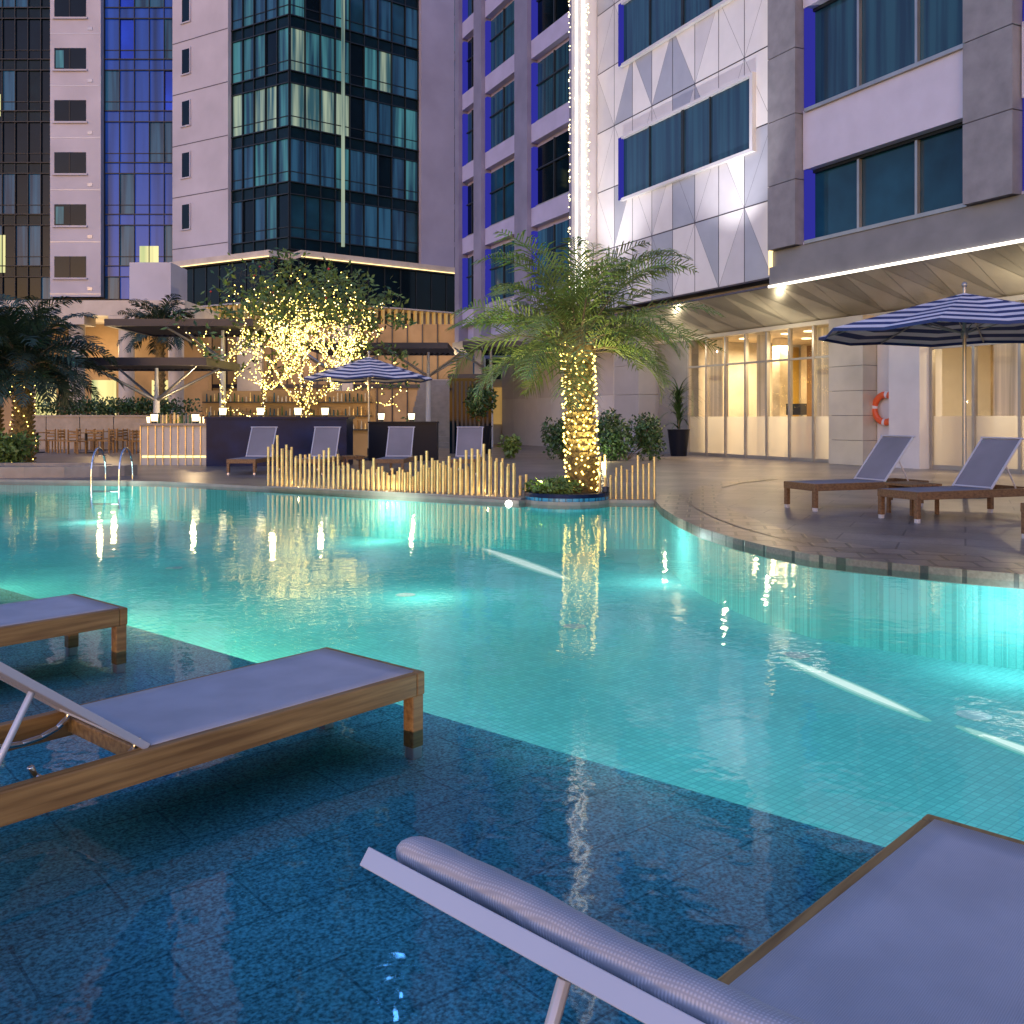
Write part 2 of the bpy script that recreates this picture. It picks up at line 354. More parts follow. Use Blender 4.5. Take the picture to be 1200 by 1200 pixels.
# ------------------------------------------------------------ loungers
def lounger(name,foot,L,floor,seat,ang,fab='fab',wood='wood',pillow=True,frame='alu'):
    L=Vector((L[0],L[1],0)).normalized(); Y=Vector((-L.y,L.x,0)); Z=Vector((0,0,1)); O=Vector((foot[0],foot[1],0))
    b=MB(); h=.325
    B=lambda x,y,z,k:b.box3(O,L,Y,Z,x,y,z,k)
    rt=seat; rb=seat-.095
    for sgn in (1,-1):
        y0=sorted((sgn*h,sgn*(h-.045))); B((0.046,1.95),y0,(rb,rt),wood)
        y1=sorted((sgn*(h-.004),sgn*(h-.064)))
        for x0 in (.004,1.84):
            B((x0,x0+.062),y1,(floor+.05,rb+.002),wood); B((x0+.004,x0+.056),(y1[0]+.004,y1[1]-.004),(floor,floor+.052),'alu')
    B((0,.045),(-h,h),(rb,rt+.001),wood); B((1.95,1.99),(-h,h),(rb,rt+.001),wood)
    B((1.18,1.215),(-h+.05,h-.05),(rb+.02,rt-.02),wood)
    me=b.obj(name,bevel=.006)
    s=MB(); nx=14; ins=.032
    g=[]
    for i in range(nx+1):
        for j in range(9):
            u=i/nx; v=j/8
            x=.035+1.165*u; y=(-h+ins)+(2*h-2*ins)*v
            edge=min(v,1-v)*2
            z=rt+.004-.016*math.sin(math.pi*u)**.6*min(1,edge*2.2)
            g.append(O+L*x+Y*y+Z*z)
    fs=[(i*9+j,i*9+j+1,(i+1)*9+j+1,(i+1)*9+j) for i in range(nx) for j in range(8)]
    s.faces(g,fs,fab,True)
    so=s.obj('seat_sling'); md=so.modifiers.new('s','SOLIDIFY'); md.thickness=.008; md.offset=1; so.parent=me
    k=MB(); a=math.radians(ang); ex=L*math.cos(a)+Z*math.sin(a); ez=Z*math.cos(a)-L*math.sin(a); H=O+L*1.215+Z*(rt+.0)
    K=lambda x,y,z,m:k.box3(H,ex,Y,ez,x,y,z,m)
    for sgn in (1,-1):
        y0=sorted((sgn*(h-.02),sgn*(h-.044))); K((0,.8),y0,(-.012,.012),frame)
    K((.8,.820),(-h+.0,h-.0),(-.012,.012),frame)
    K((.01,.03),(-h+.05,h-.05),(-.01,.01),frame)
    K((.0,.79),(-h+.046,h-.046),(-.004,.004),fab)
    for sgn in (1,-1):
        yy=Y*(sgn*(h-.07))
        p=H+ex*.42+yy-ez*.015; q=O+L*1.72+yy+Z*(rb+.02)
        k.cyl(p,q,.011,.011,frame,8)
        if pillow:
            pts=[]
            for t in range(9):
                th=math.pi*(t/8)
                pts.append(H+L*(.17-.17*math.cos(th))+Y*(sgn*(h-.085))+Z*(.02-.085*math.sin(th)))
            k.tube(pts,.011,'steel',8)
    bo=k.obj('backrest',bevel=.003); bo.parent=me
    if pillow:
        r=MB(); nseg=18; nl=60; vs=[];fs=[]
        for i in range(nl+1):
            u=i/nl; y=-h+.012+(2*h-.024)*u
            endf=min(1,min(u,1-u)*16+.35)**.4
            for j in range(nseg):
                t=2*math.pi*j/nseg
                rr=.030*endf*(1+.025*math.sin(u*19+t)+.015*math.sin(u*47-2*t))
                x=.752+rr*1.75*math.cos(t)*(1 if math.cos(t)>0 else 1.25); zz=.028+.003*math.sin(u*7)+rr*.9*math.sin(t)
                vs.append(H+ex*x+Y*y+ez*zz)
        for i in range(nl):
            for j in range(nseg):
                fs.append((i*nseg+j,i*nseg+(j+1)%nseg,(i+1)*nseg+(j+1)%nseg,(i+1)*nseg+j))
        fs.append(tuple(range(nseg))); fs.append(tuple(range(nl*nseg,nl*nseg+nseg)))
        r.faces(vs,fs,'fab',True); ro=r.obj('head_roll'); ro.parent=me
    return me
lounger('sun_lounger',(-.611,4.141),(-.65,-.76),-.12,.24,38)
lounger('sun_lounger',(-2.395,5.461),(-.65,-.76),-.12,.24,38)
lounger('sun_lounger',(1.347,2.2925),(-.70,-.714),-.12,.24,38)
for p in ((3.91,12.8),(4.68,11.42),(5.4,9.45)):
    lounger('deck_lounger',p,(.93,.37),ZD,.42,50,'fabg','woodd',False,'alu')
for x in (-5.95,-4.45,-2.7,-1.07):
    lounger('deck_lounger',(x,20.6),(.05,1),ZD,.40,58,'fabg','woodd',False,'alu')
def table(name,x,y,s,h,k='woodd'):
    b=MB(); F=((x,y),(.93,.37),(-.37,.93))
    for i in range(6): b.fb(F,-s+i*s/3+.005,-s+(i+1)*s/3-.005,-s,s,h-.03,h,k)
    b.fb(F,-s+.02,s-.02,-s+.03,-s+.07,h-.08,h-.031,k); b.fb(F,-s+.02,s-.02,s-.07,s-.03,h-.08,h-.031,k)
    for a in (-s+.02,s-.06):
        for c in (-s+.03,s-.07): b.fb(F,a,a+.04,c,c+.04,ZD,h-.081,k)
    return b.obj(name)
table('side_table',5.25,12.3,.25,.45)
table('side_table',-3.6,21.3,.22,.45)
# ------------------------------------------------------------ umbrellas
def umbrella(name,x,y,r,zr,za,rot=.2):
    b=MB(); c=Vector((x,y,0)); seg=8; nb=13
    def pt(i,u,dz=0):
        t=rot+2*math.pi*i/seg
        return c+Vector((math.cos(t)*r*u,math.sin(t)*r*u,zr+(za-zr)*(1-u)+dz))
    for i in range(seg):
        for j in range(nb):
            u0=max(.001,j/nb);u1=(j+1)/nb
            m0=(pt(i,u0)+pt(i+1,u0))/2-Vector((0,0,.06*u0)); m1=(pt(i,u1)+pt(i+1,u1))/2-Vector((0,0,.06*u1))
            k='strn' if j%2 else 'strw'
            b.face([pt(i,u0),pt(i,u1),m1,m0],k); b.face([m0,m1,pt(i+1,u1),pt(i+1,u0)],k)
        m=(pt(i,1)+pt(i+1,1))/2-Vector((0,0,.06))
        b.face([pt(i,1),m,m-Vector((0,0,.05)),pt(i,1,-.05)],'strn'); b.face([m,pt(i+1,1),pt(i+1,1,-.05),m-Vector((0,0,.05))],'strn')
        b.cyl(pt(i,.05,-.04),pt(i,.99,-.03),.014,.014,'framel',6)
        hub=c+Vector((0,0,zr-.05)); b.cyl(hub,pt(i,.5,-.04),.01,.01,'framel',6)
    b.cyl((x,y,ZD+.05),(x,y,za+.12),.032,.028,'framel',12)
    b.ball((x,y,za+.13),.05,'framel',1)
    b.cyl((x,y,zr-.12),(x,y,zr),.055,.055,'framel',12)
    b.cyl((x,y,ZD),(x,y,ZD+.07),.38,.36,'dark',24)
    b.cyl((x,y,ZD+.07),(x,y,ZD+.35),.05,.05,'dark',12)
    return b.obj(name)
umbrella('patio_umbrella',7.23,15,2.3,2.70,3.30)
umbrella('patio_umbrella',-4.27,28,1.9,2.50,3.13)
# ------------------------------------------------------------ gold post fence
b=MB(); p0=Vector((-4.4,16.95,0)); p1=Vector((.12,14.42,0)); n=48
for row in (0,1):
    for i in range(n):
        u=(i+.5*row)/n; p=p0.lerp(p1,u)+Vector((.15,.28,0))*row
        hh=.56+.16*math.sin(u*9+.6)+.10*math.sin(u*31)+R(-.11,.11)+(.12 if u<.05 else 0)
        if row: hh*=.8
        p.z=ZD; b.cyl(p,p+Vector((0,0,hh)),.023,.023,'gold',8)
b.box3((p0.x,p0.y,0),(p1-p0).normalized(),Vector((.46,.87,0)).normalized(),(0,0,1),(-.05,(p1-p0).length+.05),(-.06,.42),(ZD+.001,ZD+.03),'coping')
b.obj('gold_post_fence')
b=MB()
for i in range(11):
    for row in (0,1):
        x=1.35+i*.085+row*.04; y=14.5+row*.3; b.cyl((x,y,ZD),(x,y,ZD+.25+R(0,.45)),.018,.018,'gold',8)
b.obj('gold_post_fence')
for u in (.12,.5,.88):
    p=p0.lerp(p1,u); lamp('fence_uplight','POINT',(p.x+.06,p.y+.14,ZD+.10),2.2,(1,.72,.36),.03)
# ------------------------------------------------------------ planters / vegetation
b=MB(); seg=40
b.cyl((cx,cy,-.3),(cx,cy,.10),.66,.66,'bluetile',seg,False)
vs=[]
for r,z in ((.66,.10),(.66,.16),(.54,.16),(.54,.08)):
    vs+=[(cx+r*math.cos(2*math.pi*i/seg),cy+r*math.sin(2*math.pi*i/seg),z) for i in range(seg)]
b.faces(vs,[(j*seg+i,j*seg+(i+1)%seg,(j+1)*seg+(i+1)%seg,(j+1)*seg+i) for j in range(3) for i in range(seg)],'navy')
b.face([(cx+.54*math.cos(2*math.pi*i/seg),cy+.54*math.sin(2*math.pi*i/seg),.12) for i in range(seg)],'soil')
b.obj('round_planter')
def palm(name,x,y,z0,h,tr,L,nf,seed,k='leaf',bulbs=0,lean=(0,0),steps=34,leafw=.022,emin=100,bmin=1.25,bmax=1.9):
    rnd=random.Random(seed); b=MB()
    top=Vector((x+lean[0],y+lean[1],z0+h)); base=Vector((x,y,z0))
    ns=22
    for i in range(ns):
        u=i/ns; u2=(i+1)/ns; a=base.lerp(top,u); c=base.lerp(top,u2)
        r=tr*(1.15-.25*u); b.cyl(a,c,r*.9,r*1.08,'trunk',14,True)
        for q in range(9):
            t=q*2*math.pi/9+i*.35; d=Vector((math.cos(t),math.sin(t),0)); b.cyl(a.lerp(c,.4)+d*r*.85,a.lerp(c,.4)+d*r*1.22+Vector((0,0,.07)),.04*tr/.2,.022*tr/.2,'trunk',5)
    b.ball(top,tr*1.5,'trunk',1,(1,1,1.3))
    for f in range(nf):
        az=f*2.39996+rnd.uniform(-.3,.3); q=f/nf
        el=math.radians(86-emin*q**.9+rnd.uniform(-10,10)); Lf=L*rnd.uniform(.75,1.14)*(1 if q<.8 else .8)
        p=top+Vector((math.cos(az),math.sin(az),0))*tr*.5+Vector((0,0,.1-.25*q)); ds=Lf/steps; bend=rnd.uniform(bmin,bmax)
        tw=rnd.uniform(-.5,.5); curl=rnd.uniform(-.5,.5)
        for s in range(steps):
            u=s/steps
            e=el-bend*u**1.5; az2=az+curl*u*u
            d=Vector((math.cos(az2)*math.cos(e),math.sin(az2)*math.cos(e),math.sin(e)))
            p2=p+d*ds
            rr=.016*(1-u)+.004
            if s%2==0: b.cyl(p,p+d*ds*2,rr,rr*.95,k if u>.3 else 'bark',4,False)
            side=d.cross(Vector((0,0,1)))
            if side.length<.05: side=Vector((-math.sin(az),math.cos(az),0))
            side.normalize(); up=side.cross(d)
            if u>.10:
                ll=.27*L*(math.sin(math.pi*min(1,(u*.9+.12)))**.6)*rnd.uniform(.7,1.15)
                for sg in (1,-1):
                    if rnd.random()<.06: continue
                    dd=(side*sg*.85+d*.75+up*(.25+tw*sg)+Vector((rnd.gauss(0,.07),rnd.gauss(0,.07),rnd.gauss(0,.07)))).normalized()
                    mid=p+dd*ll*.55; end=p+dd*ll+Vector((0,0,-.28*ll))
                    wv=d*leafw
                    b.face([p-wv*.6,p+wv*.6,mid+wv,mid-wv],k); b.face([mid-wv,mid+wv,end],k)
            p=p2
    for i in range(bulbs):
        u=i/bulbs; t=i*2.399*1.7+rnd.gauss(0,.15); r=tr*1.3+.015
        a=base.lerp(top,.02+.98*u); b.ball(a+Vector((math.cos(t)*r,math.sin(t)*r,R(-.05,.05))),.0185,'bulb')
    return b.obj(name)
palm('palm_tree',1.13,15.0,.12,2.35,.2,2.25,58,3,bulbs=330,lean=(-.08,0),leafw=.015,emin=88,bmin=.9,bmax=1.9,steps=40)
# added spots brightening trunk and crown beyond the bulbs; fixtures invented
lamp('added_palm_spot','SPOT',(.42,14.4,.28),330,(1,.84,.38),.04,target=(.95,15,3.2),spot=85)
lamp('added_palm_spot','SPOT',(1.42,14.3,.28),330,(1,.84,.38),.04,target=(1.1,15,3.2),spot=85)
b=MB()
for (x,y) in ((.42,14.4),(1.42,14.3)): b.cyl((x,y,.06),(x,y,.2),.015,.015,'dark'); b.cyl((x,y,.17),(x+.01,y+.02,.25),.05,.055,'dark',12)
b.obj('added_spot_fixture')  # invented housings for the added palm spots
palm('palm_tree',-12.6,24.2,ZD,2.6,.22,2.3,60,5,'leafd',bulbs=60,leafw=.03)
palm('palm_tree',-15.2,27.5,ZD,3.0,.22,2.2,46,6,'leafd',leafw=.03,steps=26)
palm('palm_tree',-15.0,40,ZD,5.0,.2,2.0,36,8,'leafd',leafw=.04,steps=22)
def bush(name,x,y,z0,rx,ry,rz,n,size,k,seed,clumps=14):
    rnd=random.Random(seed); b=MB(); cl=[]
    for i in range(clumps):
        t=rnd.uniform(0,6.28); q=rnd.uniform(.1,.85)**.5
        cl.append(Vector((x+rx*q*math.cos(t)*.75,y+ry*q*math.sin(t)*.75,z0+rz*rnd.uniform(.25,.8))))
        b.cyl((x,y,z0),cl[-1],.012,.006,'bark',4,False)
    for i in range(n):
        c=rnd.choice(cl); d=Vector((rnd.gauss(0,1),rnd.gauss(0,1),rnd.gauss(0,1))).normalized()
        p=c+Vector((d.x*rx,d.y*ry,d.z*rz))*.34*rnd.uniform(.5,1.05)
        if p.z<z0: p.z=z0+.02
        u=d.orthogonal().normalized(); u.rotate(Matrix.Rotation(rnd.uniform(0,6.28),3,d)); w=(d.cross(u)+d*.5).normalized()
        s=size*rnd.uniform(.6,1.3)
        b.face([p,p+w*s*.5+u*s*.25,p+w*s,p+w*s*.5-u*s*.25],k)
    return b.obj(name)
bush('groundcover_plant',cx-.2,cy-.05,.13,.5,.45,.22,1500,.07,'leafy',1,22)
bush('shrub',3.4,27.8,ZD,1.15,.8,1.35,3800,.13,'leafb',2,22)
bush('shrub',1.5,28.2,ZD,.65,.6,1.2,2200,.12,'leafb',3,16)
bush('shrub',-.1,29,ZD,.35,.35,.7,500,.16,'leafy',4,8)
bush('shrub',-12.5,23,ZD,1.0,.8,.9,2000,.13,'leafy',9,16)
bush('shrub',-9.9,27.4,ZD,.5,.5,1.2,1200,.14,'leafy',10,12)
lamp('garden_light','POINT',(2.6,26.9,.3),24,(1,.85,.45),.04)
def pot(b,x,y,r,h,k='black'):
    b.cyl((x,y,ZD),(x,y,ZD+h),r*.72,r,k,20); b.cyl((x,y,ZD+h),(x,y,ZD+h+.03),r*1.05,r*1.05,k,20)
b=MB(); pot(b,-1.15,33,.45,.95); b.cyl((-1.15,33,.9),(-1.15,33,1.5),.03,.03,'bark'); o=b.obj('potted_topiary')
q=bush('foliage',-1.15,33,1.15,.62,.6,1.25,2200,.14,'leafb',21,16); q.parent=o
b=MB(); pot(b,5.5,31,.36,.85); o=b.obj('potted_plant')
b=MB(); rnd=random.Random(4)
for i in range(130):
    az=rnd.uniform(0,6.28); el=rnd.uniform(.3,1.5); p=Vector((5.5,31,.9+rnd.uniform(0,1.2))); L=rnd.uniform(.6,1.1)
    for s in range(4):
        e=el-s*.35; d=Vector((math.cos(az)*math.cos(e),math.sin(az)*math.cos(e),math.sin(e))); q2=p+d*L/4; w=Vector((-math.sin(az),math.cos(az),0))*(.03*(1-s/4)+.004); w2=w*.7
        b.face([p-w,p+w,q2+w2,q2-w2],'leafb'); p=q2
b.cyl((5.5,31,.8),(5.5,31,2.2),.03,.02,'bark'); q=b.obj('foliage'); q.parent=o
def tree(name,x,y,h,seed):
    rnd=random.Random(seed); b=MB(); tips=[]; bulbs=[]
    def br(p,d,L,r,lv):
        n=4
        for i in range(n):
            d=(d+Vector((rnd.gauss(0,.12),rnd.gauss(0,.12),.03))).normalized(); q=p+d*L/n; r2=r*.93
            b.cyl(p,q,r,r2,'bark',6,False)
            nb=(10,8,6,3.4,1.5,.3,.05,0)[lv]
            for _ in range(int(nb+rnd.random())):
                o=Vector((rnd.gauss(0,1),rnd.gauss(0,1),rnd.gauss(0,1))).normalized(); bulbs.append(p.lerp(q,rnd.random())+o*(r+.012))
            p=q; r=r2
        if lv>=6 or L<.26: tips.append((p,d)); return
        for c in range(rnd.choice((2,3,3) if lv<4 else (2,2,3))):
            o=Vector((rnd.gauss(0,1.1),rnd.gauss(0,1.1),rnd.gauss(0,.5))).normalized()
            br(p,(d*.9+o*.8+Vector((0,0,.12))).normalized(),L*rnd.uniform(.72,.90),r*.66,lv+1)
    for k in range(4):
        a=k*1.6; br(Vector((x+.2*math.cos(a),y+.2*math.sin(a),ZD)),Vector((math.cos(a)*.45,math.sin(a)*.45,1)).normalized(),h*.29,.10,0)
    for i,bp in enumerate(bulbs): b.ball(bp,.020,'bulb' if i%4 else 'bulbw')
    for p,d in tips:
        for _ in range(rnd.choice((0,2,4,7))):
            a=Vector((rnd.gauss(0,1),rnd.gauss(0,1),rnd.gauss(.2,.7))).normalized(); s=rnd.uniform(.14,.28); w=a.orthogonal().normalized()*s*.22
            q=p+Vector((rnd.gauss(0,.1),rnd.gauss(0,.1),rnd.gauss(0,.1)))
            b.face([q,q+a*s*.5+w,q+a*s,q+a*s*.5-w],'leafy' if rnd.random()<.7 else 'leafb')
        if rnd.random()<.02: b.ball(p,.05,'red')
    return b.obj(name)
tree('fairy_light_tree',-6.9,30,5.3,12)
lamp('added_tree_spot','SPOT',(-7.2,28.4,1.3),420,(1,.82,.4),.04,target=(-6.9,30,4.5),spot=90)  # added spot, lifts the tree beyond its own bulbs
# ------------------------------------------------------------ hotel (right)
HF=((7.3,24.75),(-.4407,.8977),(-.8977,-.4407))
def H3(t,n_,z): return Vector((HF[0][0]+HF[1][0]*t+HF[2][0]*n_,HF[0][1]+HF[1][1]*t+HF[2][1]*n_,z))
b=MB(); TOP=34
f=lambda *a:b.fb(HF,*a)
f(-26,22,-14,-.6,5.0,TOP,'white')
f(-26,22,-14,-7.3,ZD,4.99,'whitewarm')
f(7.3,22,-7.29,-2.2,ZD,4.2,'whitewarm')
bays=[(-5.4,-.5),(-11.6,-6.6),(-17.6,-12.6)]
zr=[(5.85,7.72),(9.25,11.9),(13.3,15.3),(16.7,18.9),(20.1,22.3),(23.5,25.7),(27,29.2),(30.4,32.5)]
f(-24,.62,-.3,.12,4.82,5.35,'fascia'); f(-24,.62,-.3,.02,5.352,5.78,'fascia')
for (t0,t1) in bays:
    zz=5.782
    for (z0,z1) in zr:
        f(t0,t1,-.59,-.02,zz,z0,'lav')
        f(t0,t1,-.58,-.35,z0+.001,z1-.001,'curh' if random.random()<.6 else 'glassd')
        f(t1-.10,t1-.002,-.34,-.05,z0,z1,'blue')
        f(t0+.002,t1-.11,-.34,.06,z0-.07,z0+.02,'framel'); f(t0+.002,t1-.11,-.34,-.25,z1-.08,z1-.002,'frame')
        for tm in (t0+(t1-t0)*.31,t0+(t1-t0)*.66):
            f(tm,tm+.07,-.34,-.24,z0+.022,z1-.082,'framel')
        zz=z1
    f(t0,t1,-.59,-.02,zz,TOP,'lav')
for (t0,t1) in ((-.5,.6),(-6.6,-5.4),(-12.6,-11.6),(-19,-17.6)):
    z=5.783
    while z<TOP:
        f(t0+.03,t1-.03,-.5,.22,z+.012,min(z+1.7,TOP)-.012,'pil'); z+=1.7
    f(t0+.06,t1-.06,-.45,.2,5.79,TOP,'joint')
f(.64,9.7,-.59,-.03,5.08,TOP,'joint')
cw=1.13; ch_=2.1
rnd=random.Random(11)
ncol=8; t00=.64; nrow=int((TOP-5.1)/ch_)
for i in range(ncol):
    for j in range(nrow):
        ta=t00+i*cw+.008; tb=ta+cw-.016; za=5.1+j*ch_+.008; zb=za+ch_-.016
        a,b_,c,d=H3(ta,0,za),H3(tb,0,za),H3(tb,0,zb),H3(ta,0,zb)
        ks=['panel1','panel1','panel2','panel3','panel1','panel2']
        if (i+j)%2==0: t1_=[a,b_,c]; t2_=[a,c,d]
        else: t1_=[a,b_,d]; t2_=[b_,c,d]
        for tr_ in (t1_,t2_):
            cc=sum(tr_,Vector())/3; pts=[cc+(p-cc)*.985 for p in tr_]
            b.face(pts,rnd.choice(ks))
for (z0,z1) in ((8.75,10.75),(13.3,15.3),(17.6,19.6),(22,24),(26.3,28.3)):
    f(1.4,7.9,-.02,.03,z0,z1,'curh')
    f(1.28,7.98,-.02,.14,z1,z1+.09,'panel2'); f(1.28,7.98,-.02,.14,z0-.09,z0,'panel2'); f(1.28,1.398,-.02,.14,z0,z1,'panel2')
    f(7.9,8.05,-.02,.16,z0-.05,z1+.05,'blue')
    for tm in (3.2,4.5,6.3): f(tm,tm+(.12 if tm==4.5 else .05),.03,.08,z0,z1,'frame')
f(.60,.66,.0,.10,5.15,TOP,'ledw')
f(9.72,10.9,-.5,.35,4.9,TOP,'panel1'); f(10.0,10.08,.35,.42,5.4,TOP,'led'); f(10.5,10.55,.35,.40,5.4,TOP,'led')
rnd=random.Random(5)
for i in range(800):
    z=5.5+rnd.random()*22; tt=rnd.choice((9.45,9.62,9.85,10.3,10.8))+rnd.gauss(0,.03); b.ball(H3(tt,.5,z),.026,'bulbw')
f(10.95,22,-.59,-.3,4.9,TOP,'lavw')
for (t0,t1) in ((11.4,14.8),(16,19.3),(20.2,21.9)):
    for k in range(8):
        z0=6.4+3.4*k; z1=z0+2.45
        if z1>TOP: break
        f(t0,t1,-.299,-.2,z0,z1,random.choice(('curh','glassd','glassk','curh','cur3')))
        f(t1-.2,t1,-.199,-.0,z0,z1,'blue')
        f(t0,t1-.21,-.199,-.1,z0,z0+.08,'framel'); f(t0,t1-.21,-.199,-.12,z0+1.5,z0+1.56,'frame')
        f((t0+t1)/2,(t0+t1)/2+.07,-.199,-.13,z0+.09,z1,'frame')
        f(t0,t1,-.29,.0,z0-.75,z0-.01,'lavw')
for (t0,t1) in ((10.95,11.38),(14.82,15.98),(19.32,20.18),(21.92,22.4)): f(t0,t1,-.5,.18,4.9,TOP,'pilw')
f(10.95,22.4,-.5,.3,4.3,4.89,'fascia')
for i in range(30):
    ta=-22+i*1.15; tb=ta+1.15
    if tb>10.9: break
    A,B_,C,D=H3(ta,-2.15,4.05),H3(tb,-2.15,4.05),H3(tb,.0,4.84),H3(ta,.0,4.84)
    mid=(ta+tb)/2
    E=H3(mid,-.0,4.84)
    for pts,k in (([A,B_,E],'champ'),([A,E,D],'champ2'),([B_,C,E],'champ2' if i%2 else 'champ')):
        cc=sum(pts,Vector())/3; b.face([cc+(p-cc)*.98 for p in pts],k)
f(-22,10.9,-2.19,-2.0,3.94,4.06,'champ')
f(-24,.62,.121,.16,4.80,4.86,'ledline')
f(-22,10.9,-.29,-.02,4.845,4.9,'joint')
def glaz(t0,t1,n):
    w=(t1-t0)/n
    for i in range(n+1): f(t0+i*w-.035,t0+i*w+.035,-2.16,-2.04,ZD,3.93,'framel')
    for i in range(n):
        a0=t0+i*w+.036; a1=t0+(i+1)*w-.036
        f(a0,a1,-2.14,-2.06,3.0,3.06,'framel'); f(a0,a1,-2.14,-2.06,ZD,ZD+.1,'framel')
        b.face([H3(a0,-2.1,1.35),H3(a1,-2.1,1.35),H3(a1,-2.1,3.0),H3(a0,-2.1,3.0)],'glass')
        b.face([H3(a0,-2.1,3.06),H3(a1,-2.1,3.06),H3(a1,-2.1,3.93),H3(a0,-2.1,3.93)],'glass')
        b.face([H3(a0,-2.1,ZD+.1),H3(a1,-2.1,ZD+.1),H3(a1,-2.1,1.35),H3(a0,-2.1,1.35)],'frost')
glaz(.28,7.1,7); glaz(-11,-2.75,7)
for k in range(6): f(-1.0,.2,-2.5,-1.6,ZD+k*.66+.006,ZD+(k+1)*.66-.006,'champ')
f(-.95,.15,-2.45,-1.66,ZD,4.0,'joint')
f(-1.75,-1.02,-2.5,-2.1,ZD,3.95,'white'); f(-2.7,-1.76,-2.5,-1.7,ZD,3.95,'white')
f(7.12,8.9,-2.5,-2.1,ZD,3.95,'fascia')
for k in range(4): f(9.0,10.6,-2.2,-1.3,ZD+k*1.05+.006,ZD+(k+1)*1.05-.006,'panel3')
for k in range(9):
    f(10.7+k*1.25+.01,10.7+(k+1)*1.25-.01,-2.19,-2.1,ZD,2.2,'panel1'); f(10.7+k*1.25+.01,10.7+(k+1)*1.25-.01,-2.19,-2.1,2.21,4.2,'panel2' if k%3 else 'panel1')
f(-14,7.2,-7.28,-7.2,ZD,4.0,'marble'); f(-14,7.1,-7.2,-2.2,ZD+.001,ZD+.01,'rfloor'); f(-14,7.1,-7.2,-2.2,3.97,4.03,'ceil')
for (a0,a1,k) in ((.6,1.9,'yellow'),(2.3,2.7,'woodd'),(3.3,4.3,'yellow'),(5.2,6.3,'marble'),(6.3,6.6,'woodd'),(-4,-3.4,'yellow'),(-7,-5.2,'woodd'),(7.3,9,'yellow')): f(a0,a1,-7.19,-6.9,ZD+.02,3.9,k)
for (a0,a1,n0,n1,k) in ((2.6,2.9,-5,-4.7,'marble'),(5.0,5.35,-4.6,-4.2,'marble'),(1.1,1.9,-2.9,-2.8,'drape'),(3.95,4.5,-2.9,-2.8,'drape'),(6.2,7.0,-2.9,-2.8,'drape'),(-4.6,-3.9,-2.9,-2.8,'drape'),(-8,-6.9,-2.9,-2.8,'drape'),(-5.9,-5.6,-4.6,-4.3,'marble')): f(a0,a1,n0,n1,ZD+.02,3.95,k)
f(-.6,-.3,-7.1,-2.6,ZD+.02,3.9,'white')
f(3.0,6.9,-6.2,-5.9,ZD+.02,1.1,'woodd'); f(-9,-6.2,-5.8,-5.2,ZD+.02,1.1,'woodd')
for z in (2.1,2.5,2.9): f(3.3,4.3,-6.88,-6.6,z,z+.04,'woodd')
for tt in (.6,1.6,2.6,3.6,4.6,5.6,-4,-5.5,-7,-8.5):
    for nn_ in (-3.4,-5.2): f(tt,tt+.22,nn_,nn_+.22,3.93,3.965,'lamp')
b.obj('hotel_building')
for tt in (1.5,5.5,-5.5):
    p=H3(tt,-4.4,3.7); lamp('room_ceiling_light','AREA',p,360,(1,.75,.42),1.2,target=(p.x,p.y,0))
def machine(name,t,n_):
    b=MB(); F=((H3(t,n_,0).x,H3(t,n_,0).y),HF[1],HF[2])
    b.fb(F,-.3,.3,-.8,.8,ZD+.02,ZD+.2,'dark'); b.fb(F,-.3,-.24,.5,.6,.25,1.4,'steel'); b.fb(F,.24,.3,.5,.6,.25,1.4,'steel'); b.fb(F,-.32,.32,.45,.7,1.4,1.75,'dark'); b.fb(F,-.3,-.25,-.1,.5,1.1,1.15,'dark'); b.fb(F,.25,.3,-.1,.5,1.1,1.15,'dark')
    return b.obj(name)
for t in (.9,2.2,3.4,-5.0): machine('treadmill',t,-4.0)
b=MB(); c=H3(-1.38,-2.0,1.55); ex=Vector((HF[1][0],HF[1][1],0)); n1,n2=28,10; vs=[]
nn=Vector((HF[2][0],HF[2][1],0))
for i in range(n1):
    t=2*math.pi*i/n1; d=ex*math.cos(t)+Vector((0,0,1))*math.sin(t)
    for j in range(n2):
        s=2*math.pi*j/n2; vs.append(c+d*(.36+.09*math.cos(s))+nn*.06*math.sin(s))
for i in range(n1):
    for j in range(n2):
        k='strw' if i%7==0 else 'orange'
        q=[vs[i*n2+j],vs[((i+1)%n1)*n2+j],vs[((i+1)%n1)*n2+(j+1)%n2],vs[i*n2+(j+1)%n2]]; b.face(q,k,True)
b.cyl(c-nn*.09+Vector((0,0,.3)),c+nn*.03+Vector((0,0,.3)),.015,.015,'steel')
b.obj('life_ring')
for tt in (-6,2,7):
    p=H3(tt,-1.0,3.6); lamp('soffit_uplight','POINT',p,42,(1,.82,.52),.02)
for tt in (-5,3):
    p=H3(tt,-.3,4.6); q=H3(tt,3,0); lamp('soffit_downlight','SPOT',p,380,(1,.76,.48),.03,target=q,spot=125)
for tt,e in ((1.2,520),(8.8,420)):
    p=H3(tt,2.0,5.0); q=H3(tt+(2.6 if tt<5 else -2.0),0,15); lamp('facade_uplight','SPOT',p,e*2.6,(1,.93,.95),.03,target=q,spot=80)
